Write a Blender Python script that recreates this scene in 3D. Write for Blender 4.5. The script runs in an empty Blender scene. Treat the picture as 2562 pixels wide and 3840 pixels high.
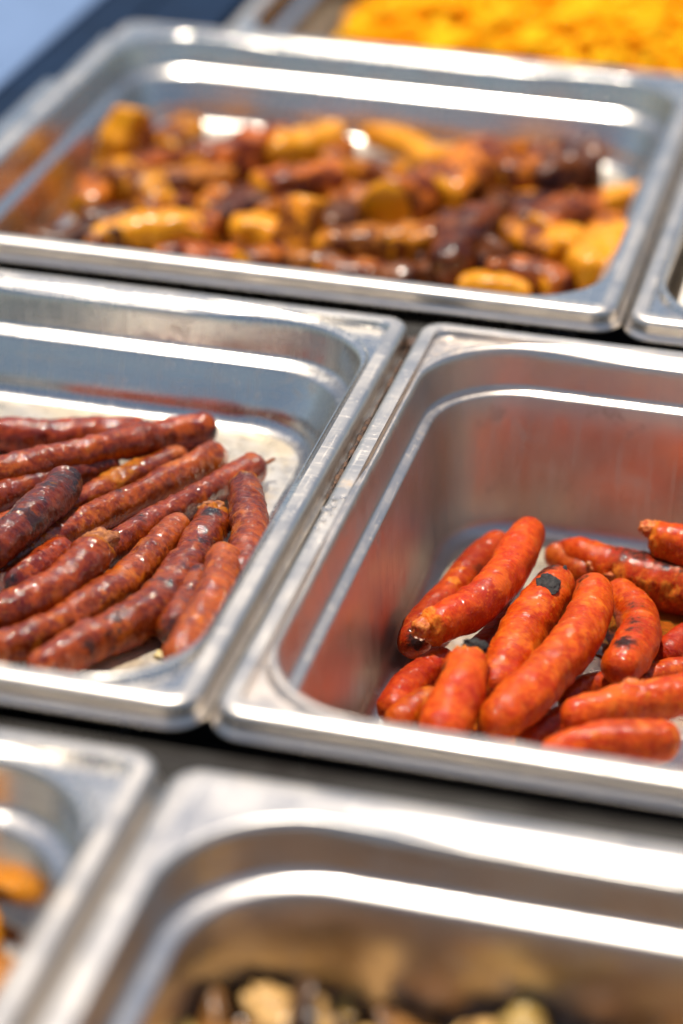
import bpy, bmesh, math, random
from mathutils import Vector, Matrix, noise

scene = bpy.context.scene
COL = scene.collection

# ---------------------------------------------------------------- measured data (millimetres, rim plane at z = 0)
A_LINES = {
 'A1': ([[-86.6, -264.1, -38.0], [-80.4, -250.2, -38.0], [-74.1, -238.9, -38.0], [-66.8, -227.8, -38.0], [-61.0, -216.2, -38.0], [-57.4, -204.4, -38.0], [-55.6, -189.9, -38.0], [-55.1, -173.1, -38.0], [-55.0, -156.0, -38.0], [-55.6, -141.0, -38.0], [-56.9, -131.6, -38.0]], [6.43, 8.42, 8.66, 8.42, 8.42, 8.19]),
 'A2': ([[-111.5, -261.1, -38.0], [-104.4, -250.9, -38.0], [-96.5, -242.5, -38.0], [-89.2, -232.0, -38.0], [-83.1, -217.5, -38.0], [-77.6, -200.6, -38.0], [-73.8, -184.6, -38.0], [-71.4, -167.0, -38.0], [-69.6, -150.7, -38.0], [-67.5, -139.9, -38.0]], [7.49, 7.6, 7.72, 7.49, 6.08]),
 'A3': ([[-120.3, -242.6, -37.0], [-111.5, -232.2, -36.0], [-103.7, -222.8, -35.0], [-97.6, -212.6, -34.0], [-92.5, -201.0, -32.7], [-90.4, -190.7, -31.3], [-89.7, -181.4, -30.0]], [7.96, 8.19, 8.42, 8.66]),
 'A4': ([[-118.6, -209.1, -39.0], [-114.8, -199.9, -39.0], [-111.3, -190.5, -39.0], [-107.9, -180.4, -39.0], [-104.2, -172.3, -39.0]], [7.25, 7.37, 7.02]),
 'A5': ([[-127.1, -208.3, -27.0], [-124.6, -197.0, -27.0], [-122.5, -184.0, -27.0], [-120.4, -170.7, -27.0], [-118.6, -157.4, -27.3], [-117.9, -144.9, -27.7], [-119.1, -133.7, -28.0]], [7.72, 7.96, 7.96, 7.49]),
 'A6': ([[-131.2, -201.6, -39.0], [-126.6, -193.4, -39.0], [-120.1, -181.5, -39.0], [-114.0, -168.0, -39.0], [-109.1, -154.9, -39.0], [-101.9, -141.1, -39.0], [-94.3, -127.6, -38.8], [-87.0, -112.7, -38.6], [-79.7, -97.1, -38.4], [-73.0, -83.7, -38.2], [-69.7, -76.8, -38.0]], [6.55, 6.79, 6.79, 7.25]),
 'A7': ([[-94.4, -181.1, -39.0], [-89.5, -170.4, -39.0], [-85.7, -158.3, -39.0], [-80.9, -144.0, -39.0], [-73.9, -128.4, -39.0], [-66.5, -113.3, -38.8], [-59.5, -98.5, -38.5], [-53.6, -87.7, -38.2], [-49.7, -82.6, -38.0]], [6.32, 6.32, 6.32, 6.79]),
 'A8': ([[-51.0, -109.6, -32.0], [-45.5, -124.1, -32.4], [-39.2, -141.2, -32.8], [-34.1, -159.6, -33.2], [-32.2, -175.2, -33.6], [-31.6, -187.8, -34.0]], [6.55, 7.96, 8.19, 7.72]),
 'A9': ([[-43.9, -226.8, -38.0], [-45.4, -219.6, -38.0], [-46.6, -206.4, -38.0], [-46.9, -191.1, -38.0], [-46.2, -178.2, -38.0]], [7.25, 7.49, 7.25]),
 'A10': ([[-41.5, -172.2, -30.0], [-37.9, -184.1, -30.0], [-35.3, -200.4, -30.0], [-34.3, -215.9, -30.0], [-34.5, -229.5, -30.3], [-34.8, -242.7, -30.7], [-35.4, -254.3, -31.0]], [7.02, 7.49, 7.49, 7.25]),
 'A11': ([[-141.6, -166.9, -40.0], [-133.2, -155.1, -40.0], [-123.5, -142.1, -40.0], [-114.6, -130.4, -40.0], [-108.4, -117.5, -40.0], [-101.7, -105.6, -40.0], [-93.4, -93.1, -40.0], [-85.0, -80.0, -40.0]], [5.85, 6.08, 6.32]),
 'A12': ([[-151.2, -146.2, -39.0], [-142.0, -131.7, -39.0], [-132.2, -120.3, -39.0], [-121.7, -107.7, -39.0], [-112.0, -99.6, -39.0], [-109.4, -97.5, -39.0]], [6.08, 6.08, 5.62]),
 'A13': ([[-156.2, -132.7, -34.0], [-151.2, -128.7, -33.7], [-141.7, -121.0, -33.4], [-132.4, -112.2, -33.1], [-122.9, -104.0, -32.9], [-113.3, -95.3, -32.6], [-103.7, -86.5, -32.3], [-95.9, -79.8, -32.0]], [7.02, 7.25, 7.49]),
 'A14': ([[-111.5, -78.8, -39.0], [-101.3, -68.5, -39.0], [-93.8, -62.6, -39.0], [-85.4, -56.9, -38.8], [-78.8, -54.9, -38.5]], [7.25, 7.72, 7.96]),
 'A15': ([[-173.6, -89.1, -39.5], [-159.8, -84.5, -39.5], [-144.5, -79.5, -39.5], [-129.2, -74.3, -39.5], [-114.0, -68.8, -39.5], [-106.3, -66.2, -39.5]], [7.72, 7.72, 7.25]),
}
B_LINES = {
 'B1': ([[38.5, -164.7, -57.0], [44.5, -157.5, -57.0], [52.3, -145.4, -57.0], [58.7, -128.8, -57.0], [61.7, -111.2, -57.1], [62.9, -93.4, -57.4], [63.7, -77.9, -57.7], [64.2, -69.2, -58.0]], [7.25, 8.89, 8.89, 8.66, 7.02]),
 'B2': ([[50.2, -57.1, -73.0], [45.3, -71.4, -73.3], [41.4, -87.7, -73.6], [38.0, -103.5, -73.9], [34.2, -119.0, -74.1], [31.4, -133.9, -74.4], [31.3, -145.4, -74.7], [34.0, -152.7, -75.0]], [7.02, 7.25, 7.25, 6.79]),
 'B3': ([[82.3, -98.3, -62.0], [80.0, -113.0, -63.0], [77.2, -130.7, -64.0], [74.6, -148.6, -65.0], [73.3, -164.1, -66.0], [72.1, -177.7, -67.0], [71.3, -189.5, -68.0]], [7.96, 9.59, 9.83, 9.83, 9.36]),
 'B4': ([[96.2, -106.3, -59.0], [97.9, -115.7, -59.0], [99.2, -129.8, -59.0], [98.1, -145.8, -59.0], [95.3, -162.7, -59.0], [91.2, -178.7, -59.0], [86.7, -193.8, -59.0], [82.2, -208.0, -59.3], [78.6, -218.2, -59.7], [75.9, -223.2, -60.0]], [7.02, 8.89, 9.59, 9.83, 9.59, 8.19]),
 'B5': ([[115.4, -170.2, -60.0], [117.9, -159.1, -61.3], [120.0, -144.2, -62.7], [119.5, -129.7, -64.0], [115.4, -114.5, -65.7], [108.8, -102.9, -67.3], [103.6, -94.9, -69.0]], [8.42, 8.66, 8.42, 7.72]),
 'B6': ([[60.3, -184.7, -54.0], [61.2, -191.9, -54.8], [62.0, -206.2, -55.6], [61.9, -219.1, -56.4], [61.3, -230.3, -57.2], [60.7, -240.1, -58.0]], [7.72, 9.71, 9.83, 9.59]),
 'B7': ([[49.4, -158.7, -72.0], [43.0, -169.7, -72.0], [38.4, -182.9, -72.0], [35.9, -196.0, -72.0], [35.2, -206.2, -72.0]], [7.02, 7.25, 7.02]),
 'B8': ([[52.5, -194.1, -68.0], [46.9, -202.1, -68.0], [42.7, -210.4, -68.0], [38.8, -219.9, -68.0]], [7.02, 7.25, 7.02]),
 'B9': ([[75.1, -57.3, -70.0], [84.6, -62.5, -71.0], [93.9, -66.8, -72.0], [105.6, -71.2, -73.0], [116.1, -73.6, -73.3], [130.3, -74.9, -73.7], [144.9, -77.7, -74.0]], [4.21, 8.19, 10.06, 11.0, 11.93, 12.17]),
 'B10': ([[113.3, -64.8, -59.0], [119.6, -65.6, -58.5], [128.1, -68.1, -58.0], [139.5, -72.1, -58.0], [148.2, -76.4, -58.0]], [7.25, 8.89, 8.89, 8.66]),
 'B11': ([[70.0, -55.8, -76.0], [77.1, -61.8, -76.0], [84.1, -67.6, -76.0], [91.4, -75.9, -76.0]], [6.32, 6.55, 6.32]),
 'B12': ([[129.6, -133.3, -75.0], [133.7, -122.8, -75.0], [139.6, -112.5, -75.0], [146.5, -103.3, -75.0]], [6.79, 7.49, 7.49]),
 'B13': ([[121.4, -159.2, -73.0], [127.2, -150.9, -73.0], [134.3, -145.8, -73.0], [143.0, -140.4, -73.0], [151.7, -134.8, -73.0]], [5.85, 6.55, 6.55]),
 'B14': ([[103.5, -211.7, -58.0], [108.6, -204.5, -59.0], [117.8, -196.1, -60.0], [127.7, -186.8, -61.0], [138.1, -179.7, -61.3], [148.5, -172.7, -61.7], [157.7, -166.6, -62.0]], [6.79, 8.19, 8.42, 8.42]),
 'B15': ([[98.8, -236.9, -60.0], [107.1, -229.9, -59.6], [116.3, -223.9, -59.2], [128.6, -218.3, -59.0], [138.2, -213.9, -59.0], [146.7, -211.6, -59.0]], [7.02, 8.42, 9.13, 8.66, 7.02]),
 'B16': ([[97.0, -175.4, -75.0], [102.9, -164.2, -75.0], [109.1, -159.5, -75.0], [114.9, -156.3, -75.0]], [6.32, 6.55, 6.32]),
 'B17': ([[87.5, -207.6, -76.0], [93.7, -195.4, -76.0], [100.2, -184.4, -76.0], [104.9, -175.9, -76.0]], [6.55, 6.55, 6.55]),
 'B18': ([[55.6, -157.2, -76.0], [59.8, -142.2, -76.0], [63.3, -127.0, -76.0], [66.8, -111.4, -76.0]], [6.55, 6.79, 6.55]),
}
PLANTAINS = [
 (-236.54, 234.38, -36.43, 38.91, 7.57, 1.47, 1.1, 'y'),
 (-229.89, 255.26, -38.18, 29.08, 5.82, 1.47, 1.1, 'b'),
 (-214.75, 255.84, -36.73, 29.46, 7.27, 1.68, 0.0, 'b'),
 (-195.73, 266.76, -34.85, 33.62, 9.15, 1.47, 0.0, 'o'),
 (-160.09, 239.72, -32.49, 40.78, 11.51, 1.08, 0.0, 'b'),
 (-127.91, 269.77, -33.44, 45.12, 10.56, 0.93, 0.0, 'y'),
 (-108.26, 267.36, -35.33, 25.36, 8.67, 1.62, 0.0, 'o'),
 (-195.76, 180.43, -33.92, 41.29, 10.08, -0.59, 0.0, 'o'),
 (-172.12, 207.13, -35.21, 41.75, 8.79, 0.74, 0.0, 'p'),
 (-216.59, 173.82, -34.99, 29.95, 9.01, 1.69, 0.0, 'b'),
 (-136.67, 177.14, -35.43, 34.52, 8.57, 1.05, 0.0, 'd'),
 (-152.68, 186.69, -37.45, 24.19, 6.55, 1.56, 0.0, 'o'),
 (-173.62, 137.71, -36.28, 45.14, 7.72, 0.47, 0.0, 'y'),
 (-119.52, 149.32, -35.61, 23.22, 8.39, -0.14, 0.0, 'y'),
 (-216.33, 124.7, -36.63, 31.35, 7.37, 0.52, 0.0, 'd'),
 (-146.75, 155.28, -36.57, 25.54, 7.43, 1.28, 0.0, 'b'),
 (-193.13, 129.58, -37.99, 23.97, 6.01, 1.06, 0.0, 'b'),
 (-95.17, 152.4, -33.92, 29.56, 10.08, 1.47, 1.1, 'o'),
 (-113.11, 209.93, -32.08, 38.9, 11.92, 0.73, 0.0, 'b'),
 (-120.81, 187.02, -35.05, 29.75, 8.95, 1.63, 0.0, 'b'),
 (-80.12, 294.87, -37.44, 47.25, 6.56, -0.73, 0.0, 'y'),
 (-50.61, 301.42, -37.81, 28.59, 6.19, 0.73, 0.0, 'y'),
 (-83.4, 252.66, -36.16, 30.0, 7.84, -0.36, 0.0, 'o'),
 (-54.22, 219.32, -32.47, 45.27, 11.53, 1.15, 0.0, 'e'),
 (-27.7, 242.55, -30.9, 49.7, 13.1, 1.23, 0.0, 'o'),
 (-5.38, 267.37, -31.47, 41.88, 12.53, 0.89, 0.0, 'b'),
 (17.36, 265.55, -30.8, 32.86, 13.2, 0.72, 0.0, 'd'),
 (-81.65, 201.79, -35.02, 25.4, 8.98, 0.89, 0.0, 'e'),
 (47.45, 256.06, -37.37, 33.96, 6.63, 0.77, 0.0, 'y'),
 (34.47, 248.15, -37.03, 18.4, 6.97, 0.29, 0.0, 'b'),
 (30.64, 210.64, -33.74, 36.94, 10.26, 1.0, 0.0, 'b'),
 (13.08, 213.04, -34.39, 27.8, 9.61, 1.54, 0.0, 'd'),
 (-2.18, 234.06, -37.06, 19.73, 6.94, 0.29, 0.0, 'o'),
 (-63.47, 151.82, -34.66, 45.08, 9.34, 0.42, 0.0, 'e'),
 (-35.55, 162.15, -34.3, 36.42, 9.7, 0.51, 0.0, 'o'),
 (-14.06, 155.67, -32.68, 43.14, 11.32, 1.58, 0.0, 'd'),
 (13.86, 178.54, -34.95, 37.68, 9.05, -0.65, 0.0, 'o'),
 (53.0, 162.96, -32.08, 39.34, 11.92, 1.17, 0.0, 'y'),
 (32.92, 178.09, -34.64, 25.27, 9.36, 1.53, 0.0, 'y'),
 (22.04, 141.97, -36.51, 32.05, 7.49, -0.06, 0.0, 'p'),
 (-33.14, 127.92, -37.5, 29.14, 6.5, 0.69, 0.0, 'd'),
 (-58.92, 129.19, -37.79, 36.01, 6.21, 0.07, 0.0, 'b'),
 (8.03, 124.69, -38.53, 27.42, 5.47, 0.07, 0.0, 'y'),
 (42.55, 142.68, -36.53, 27.51, 7.47, 0.84, 0.0, 'b'),
 (3.81, 145.05, -35.47, 20.99, 8.53, 1.47, 1.1, 'd'),
 (-109.01, 130.05, -37.4, 24.67, 6.6, 0.71, 0.0, 'b'),
 (-150.51, 124.41, -38.72, 23.16, 5.28, 0.51, 0.0, 'b'),
 (-85.76, 130.83, -37.76, 25.58, 6.24, 0.07, 0.0, 'p'),
 (-194.82, 222.76, -35.46, 38.0, 8.54, 1.09, 0.0, 'b'),
 (-44.77, 248.01, -35.52, 28.63, 8.48, 1.58, 0.0, 'b'),
 (-171.77, 169.25, -36.47, 26.9, 7.53, 0.73, 0.0, 'b'),
 (-89.19, 181.08, -35.82, 27.61, 8.18, 1.25, 0.0, 'd'),
 (-10.74, 215.77, -35.74, 31.61, 8.26, 1.56, 0.0, 'd'),
 (-198.49, 153.78, -36.51, 26.03, 7.49, 0.29, 0.0, 'd'),
 (52.91, 203.34, -36.57, 29.17, 7.43, 1.52, 0.0, 'o'),
 (-154.09, 278.61, -35.95, 29.64, 8.05, 1.3, 0.0, 'b'),
]
CAM_LOC = [209.6, -1002.0, 465.5]
CAM_RIGHT, CAM_UP, CAM_FWD = [0.968816, 0.247186, 0.017187], [-0.133883, 0.463847, 0.87574], [-0.208499, 0.850732, -0.482477]
FOCAL_PX = 9539.3
MM = 0.001

# ---------------------------------------------------------------- camera, sky, sun, exposure
cam_data = bpy.data.cameras.new('camera')
cam = bpy.data.objects.new('camera', cam_data)
COL.objects.link(cam)
r_, u_, f_ = Vector(CAM_RIGHT), Vector(CAM_UP), Vector(CAM_FWD)
m = Matrix.Identity(4)
for i in range(3):
    m[i][0], m[i][1], m[i][2], m[i][3] = r_[i], u_[i], -f_[i], CAM_LOC[i] * MM
cam.matrix_world = m
cam_data.sensor_fit = 'VERTICAL'
cam_data.sensor_height = 36.0
cam_data.lens = FOCAL_PX / 3840.0 * 36.0
cam_data.clip_start = 0.05
cam_data.clip_end = 5000.0
cam_data.dof.use_dof = True
cam_data.dof.focus_distance = 1.018
cam_data.dof.aperture_fstop = 3.2
cam_data.dof.aperture_blades = 9
scene.camera = cam

SUN_TO = Vector((-0.15, 0.24, 0.95)).normalized()
world = bpy.data.worlds.new('World')
scene.world = world
world.use_nodes = True
wn = world.node_tree.nodes
bg = wn.get('Background') or wn.new('ShaderNodeBackground')
sky = wn.new('ShaderNodeTexSky')
sky.sky_type = 'NISHITA'
sky.sun_disc = False
sky.sun_elevation = math.asin(SUN_TO.z)
sky.sun_rotation = math.atan2(SUN_TO.x, SUN_TO.y)
sky.air_density = 1.15
sky.dust_density = 1.8
sky.ozone_density = 1.2
world.node_tree.links.new(sky.outputs[0], bg.inputs[0])
bg.inputs[1].default_value = 0.10
sun_data = bpy.data.lights.new('sun', 'SUN')
sun_data.energy = 5.0
sun_data.angle = math.radians(0.53)
sun_data.color = (1.0, 0.93, 0.82)
sun = bpy.data.objects.new('sun', sun_data)
COL.objects.link(sun)
sun.rotation_euler = (-SUN_TO).to_track_quat('-Z', 'Y').to_euler()
sun.location = (0, 0, 3)
vs = scene.view_settings
vs.view_transform = 'Standard'
vs.look = 'None'
vs.exposure = 0.2
vs.gamma = 1.0
vs.use_curve_mapping = False
scene.render.engine = 'CYCLES'
scene.cycles.use_denoising = True
scene.cycles.max_bounces = 10
scene.cycles.glossy_bounces = 6
scene.cycles.sample_clamp_indirect = 8.0
scene.cycles.caustics_reflective = True

# ---------------------------------------------------------------- helpers
def tag(o, label=None, cat=None, group=None, kind=None):
    if label: o['label'] = label
    if cat: o['category'] = cat
    if group: o['group'] = group
    if kind: o['kind'] = kind
    return o

def link(name, me, mat=None, parent=None, smooth=True):
    o = bpy.data.objects.new(name, me)
    COL.objects.link(o)
    if mat: me.materials.append(mat)
    if smooth:
        me.polygons.foreach_set('use_smooth', [True] * len(me.polygons))
    if parent: o.parent = parent
    return o

def mesh(name, verts, faces, recentre=True):
    me = bpy.data.meshes.new(name)
    me.from_pydata(verts, [], faces)
    me.update()
    return me

class G:
    """small node-graph helper"""
    def __init__(s, name):
        s.mat = bpy.data.materials.new(name); s.mat.use_nodes = True
        s.t = s.mat.node_tree; s.n = s.t.nodes; s.l = s.t.links
        s.p = s.n['Principled BSDF']
    def put(s, sock, v):
        if isinstance(v, bpy.types.NodeSocket): s.l.new(v, sock)
        elif v is not None:
            if sock.type == 'RGBA' and len(v) == 3: v = (*v, 1)
            sock.default_value = v
    def set(s, **k):
        for a, v in k.items():
            s.put(s.p.inputs[a.replace('_', ' ')], v)
        return s
    def coord(s, scale=(1, 1, 1), rnd=True):
        c = s.n.new('ShaderNodeTexCoord').outputs['Object']
        if rnd:
            oi = s.n.new('ShaderNodeObjectInfo').outputs['Random']
            mu = s.n.new('ShaderNodeVectorMath'); mu.operation = 'SCALE'
            mu.inputs[0].default_value = (3.1, 1.7, 2.3); s.l.new(oi, mu.inputs['Scale'])
            ad = s.n.new('ShaderNodeVectorMath'); ad.operation = 'ADD'
            s.l.new(c, ad.inputs[0]); s.l.new(mu.outputs[0], ad.inputs[1]); c = ad.outputs[0]
        if scale != (1, 1, 1):
            mp = s.n.new('ShaderNodeMapping'); mp.inputs['Scale'].default_value = scale
            s.l.new(c, mp.inputs[0]); c = mp.outputs[0]
        return c
    def noise(s, c, scale, detail=3, rough=0.55, dist=0.0):
        n = s.n.new('ShaderNodeTexNoise'); s.l.new(c, n.inputs['Vector'])
        n.inputs['Scale'].default_value = scale; n.inputs['Detail'].default_value = detail
        n.inputs['Roughness'].default_value = rough; n.inputs['Distortion'].default_value = dist
        return n.outputs['Fac']
    def vor(s, c, scale):
        n = s.n.new('ShaderNodeTexVoronoi'); s.l.new(c, n.inputs['Vector']); n.inputs['Scale'].default_value = scale
        return n.outputs['Distance']
    def rng(s, v, a, b, c=0.0, d=1.0, smooth=False):
        n = s.n.new('ShaderNodeMapRange'); n.clamp = True
        if smooth: n.interpolation_type = 'SMOOTHSTEP'
        s.l.new(v, n.inputs[0])
        for i, x in enumerate((a, b, c, d)): s.put(n.inputs[i + 1], x)
        return n.outputs[0]
    def math(s, op, a, b=0.0):
        n = s.n.new('ShaderNodeMath'); n.operation = op; s.put(n.inputs[0], a); s.put(n.inputs[1], b)
        return n.outputs[0]
    def mix(s, f, a, b, mode='MIX'):
        n = s.n.new('ShaderNodeMix'); n.data_type = 'RGBA'; n.blend_type = mode
        s.put(n.inputs[0], f); s.put(n.inputs[6], a); s.put(n.inputs[7], b)
        return n.outputs[2]
    def bump(s, h, strength, dist, prev=None):
        n = s.n.new('ShaderNodeBump'); n.inputs['Strength'].default_value = strength
        n.inputs['Distance'].default_value = dist; s.l.new(h, n.inputs['Height'])
        if prev: s.l.new(prev, n.inputs['Normal'])
        return n.outputs[0]
    def obcol(s):
        o = s.n.new('ShaderNodeObjectInfo'); return o.outputs['Color'], o.outputs['Alpha']
    def attr(s, name):
        a = s.n.new('ShaderNodeAttribute'); a.attribute_name = name; return a.outputs['Fac']

# ---------------------------------------------------------------- materials
def mat_steel(name, base, rough, brush, stain, grease=0.0):
    g = G(name)
    c = g.coord()
    cb = g.coord(brush)
    br = g.noise(cb, 1.0, 2, 0.5)
    big = g.noise(c, 28, 4, 0.6)
    fine = g.noise(c, 420, 3, 0.6)
    st = g.rng(g.noise(c, 45, 5, 0.7), 0.60, 0.75, 0, stain, True)
    spots = g.rng(g.vor(c, 160), 0.10, 0.05, 0, stain * 0.9, True)
    d = g.math('MAXIMUM', st, g.math('MULTIPLY', spots, g.rng(big, .5, .62)))
    col = g.mix(g.rng(big, .3, .7), base, tuple(v * .9 for v in base))
    col = g.mix(d, col, (0.34, 0.20, 0.08))
    ro = g.math('ADD', g.rng(br, .3, .7, rough - .04, rough + .06), g.rng(big, .35, .7, 0, .07))
    ro = g.math('ADD', ro, g.math('MULTIPLY', d, .25))
    for sv in ((25, 900, 25), (800, 30, 30), (420, 520, 20)):
        ro = g.math('ADD', ro, g.rng(g.noise(g.coord(sv), 1.0, 2, .5), .60, .68, 0, .10))
    b = g.bump(br, .05, .00012)
    b = g.bump(fine, .06, .00008, b)
    b = g.bump(big, .16, .0012, b)
    g.set(Base_Color=col, Metallic=g.math('SUBTRACT', 1.0, g.math('MULTIPLY', d, .6)), Roughness=ro, Normal=b)
    return g.mat

STEEL_RIM = mat_steel('stainless_rim', (0.64, 0.58, 0.515), .33, (60, 60, 60), .55)
STEEL_WALL = mat_steel('stainless_basin', (0.72, 0.67, 0.60), .19, (40, 40, 900), .35)
STEEL_WORN = mat_steel('stainless_worn_basin', (0.64, 0.56, 0.49), .36, (150, 150, 30), .5)
def mat_floor():
    g = G('greasy_steel_floor')
    c = g.coord()
    big = g.noise(c, 26, 5, .65, .4); mid = g.noise(c, 110, 4, .65); sc = g.noise(g.coord((30, 700, 30)), 1.0, 2)
    col = g.mix(g.rng(big, .38, .62, 0, 1, True), (0.80, 0.75, 0.68), (0.76, 0.64, 0.46))
    col = g.mix(g.rng(mid, .60, .76, 0, .55, True), col, (0.42, 0.27, 0.12))
    col = g.mix(g.rng(g.vor(c, 120), .12, .05, 0, .8, True), col, (0.16, 0.08, 0.03))
    b = g.bump(sc, .15, .0002); b = g.bump(mid, .25, .0006, b)
    g.set(Base_Color=col, Metallic=g.rng(big, .40, .64, .97, .72), Roughness=g.rng(mid, .35, .68, .26, .40), Normal=b, Coat_Weight=g.rng(big, .45, .6, 0, .6), Coat_Roughness=.12)
    return g.mat
STEEL_FLOOR = mat_floor()
STEEL_GREY = mat_steel('stainless_grey_basin', (0.66, 0.61, 0.56), .30, (50, 50, 700), .4)

def mat_bar():
    g = G('dark_bar_steel')
    c = g.coord()
    cb = g.coord((8, 500, 500))
    br = g.noise(cb, 1.0, 3)
    big = g.noise(c, 35, 4, .65)
    col = g.mix(g.rng(big, .35, .7), (0.045, 0.042, 0.038), (0.022, 0.019, 0.017))
    g.set(Base_Color=col, Metallic=0.0, Specular_IOR_Level=.06, Roughness=g.rng(br, .3, .7, .42, .6), Normal=g.bump(br, .2, .0003))
    return g.mat
BAR = mat_bar()

def mat_plain(name, col, rough, metal=0.0, var=.25, scale=40):
    g = G(name)
    c = g.coord()
    n = g.noise(c, scale, 4, .6)
    g.set(Base_Color=g.mix(g.rng(n, .3, .7), tuple(v * (1 - var) for v in col), tuple(min(1, v * (1 + var)) for v in col)),
          Roughness=g.rng(n, .3, .7, rough - .05, rough + .08), Metallic=metal, Normal=g.bump(n, .1, .001))
    return g.mat
WELL = mat_plain('well_black', (0.012, 0.012, 0.012), .6)
FRAME = mat_plain('frame_sky_navy', (0.010, 0.022, 0.048), .75)  # blackish steel; its sky reflection is put into the navy
SKY_TINT = mat_plain('counter_sky_tint', (0.13, 0.20, 0.34), .4, 0, .12, 9)  # steel deck; the sky reflected in it is put into the blue
FRAME.node_tree.nodes['Principled BSDF'].inputs['Specular IOR Level'].default_value = .06
GROUND = mat_plain('paving', (0.36, 0.31, 0.25), .9, 0, .2, 2)

def mat_sausage(name, lo, hi, pale, charcol, bumpk, rough, coat, fine_scale, spk, patch):
    g = G(name)
    c = g.coord()
    n1 = g.noise(c, 55, 3, .55)
    n2 = g.noise(c, 300, 5, .62, .3)
    n3 = g.noise(c, fine_scale, 3, .65)
    n4 = g.noise(c, 85, 5, .65)
    n5 = g.noise(c, 620, 2, .5)
    tint, amount = g.obcol()
    f = g.math('ADD', g.math('MULTIPLY', n2, .62), g.math('MULTIPLY', n1, .38))
    col = g.mix(g.rng(f, .36, .64, 0, 1, True), lo, hi)
    col = g.mix(g.rng(g.noise(c, 30, 3, .5), .42, .68, 0, .65, True), col, g.mix(1.0, col, (.55, .44, .45), 'MULTIPLY'))
    col = g.mix(g.rng(g.noise(c, 75, 3, .6), .54, .66, 0, .6, True), col, patch)
    col = g.mix(g.rng(n5, .60, .74, 0, .55, True), col, pale)
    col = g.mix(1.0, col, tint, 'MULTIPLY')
    thr = g.math('SUBTRACT', .72, g.math('MULTIPLY', amount, .30))
    ch = g.rng(g.math('ADD', g.math('MULTIPLY', n4, .8), g.math('MULTIPLY', n3, .2)), thr, g.math('ADD', thr, .10), 0, 1, True)
    ca = g.attr('char')
    ch = g.math('MAXIMUM', g.math('MULTIPLY', ch, .85), g.rng(g.math('ADD', ca, g.math('MULTIPLY', g.math('SUBTRACT', f, .5), 2.6)), .30, .85, 0, 1, True))
    col = g.mix(ch, col, charcol)
    ta = g.rng(g.math('ADD', g.attr('torn'), g.math('MULTIPLY', g.math('SUBTRACT', f, .5), 3.2)), .35, .75, 0, 1, True)
    col = g.mix(g.math('MULTIPLY', ta, g.rng(n3, .35, .62, .25, 1.0)), col, pale)
    ro = g.math('ADD', g.rng(n2, .3, .7, rough - .08, rough + .12), g.math('MULTIPLY', g.math('MAXIMUM', ta, ch), .18))
    sk = g.n.new('ShaderNodeAttribute'); sk.attribute_name = 'skin'
    mp = g.n.new('ShaderNodeMapping'); mp.inputs['Scale'].default_value = (1.5, .33, .33)
    g.l.new(sk.outputs['Vector'], mp.inputs[0])
    wr = g.noise(mp.outputs[0], 1.0, 3, .6, .6)
    mp2 = g.n.new('ShaderNodeMapping'); mp2.inputs['Scale'].default_value = (.5, .12, .12)
    g.l.new(sk.outputs['Vector'], mp2.inputs[0])
    wr2 = g.noise(mp2.outputs[0], 1.0, 2, .5, .4)
    col = g.mix(g.rng(wr, .46, .30, 0, .45, True), col, g.mix(1.0, col, (.45, .36, .36), 'MULTIPLY'))  # wrinkle valleys darkened: crease shade put into the colour
    b = g.bump(wr, .7, .0009)
    b = g.bump(n2, .45 * bumpk, .0009, b)
    b = g.bump(n3, .45 * bumpk, .00035, b)
    cn = g.bump(wr2, .8, .0010)
    cn = g.bump(wr, .25, .0006, cn)
    cn = g.bump(g.noise(c, 200, 1, .4), 1.0, .0006, cn)
    cn = g.bump(g.noise(c, 720, 1, .4), 1.0, spk, cn)
    g.set(Base_Color=col, Roughness=ro, Normal=b, Coat_Weight=g.math('MULTIPLY', coat, g.math('SUBTRACT', 1.0, g.math('MULTIPLY', ta, .7))),
          Coat_Roughness=.08, Coat_IOR=1.45, Specular_IOR_Level=.08, Subsurface_Weight=.1, Subsurface_Radius=(.004, .0012, .0005), Subsurface_Scale=.6, Coat_Normal=cn)
    return g.mat
MERGUEZ = mat_sausage('grilled_casing', (0.125, 0.009, 0.001), (0.37, 0.064, 0.0015), (0.42, 0.14, 0.010), (0.016, 0.007, 0.007), .95, .42, 1.0, 900, .00045, (0.46, 0.112, 0.002))
CHORIZO = mat_sausage('orange_casing', (0.48, 0.032, 0.003), (0.66, 0.100, 0.005), (0.70, 0.20, 0.02), (0.030, 0.010, 0.007), .6, .42, .5, 700, .0004, (0.70, 0.15, 0.012))

def mat_crumb(name, a, b, bump=1.0, rough=.65, coat=.1):
    g = G(name)
    c = g.coord()
    n = g.noise(c, 380, 5, .65)
    n2 = g.noise(c, 1100, 3, .6)
    bb = g.bump(n, .8 * bump, .0012); bb = g.bump(n2, .8 * bump, .0005, bb)
    g.set(Base_Color=g.mix(g.rng(n, .35, .68, 0, 1, True), a, b), Roughness=rough, Normal=bb, Coat_Weight=coat, Coat_Roughness=.2)
    return g.mat
TORN = mat_crumb('torn_meat', (0.20, 0.045, 0.010), (0.50, 0.17, 0.035))
TORN_ORANGE = mat_crumb('torn_orange_meat', (0.55, 0.075, 0.006), (0.74, 0.22, 0.018), 1, .5, .3)
CHAR = mat_crumb('char', (0.012, 0.010, 0.009), (0.04, 0.034, 0.03), 1.2, .8, 0)
GRIME = mat_crumb('burnt_grime', (0.025, 0.012, 0.007), (0.16, 0.07, 0.025), 1.2, .6, .2)
ONION = mat_crumb('pale_onion', (0.62, 0.45, 0.16), (0.80, 0.66, 0.34), .6, .35, .5)

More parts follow.
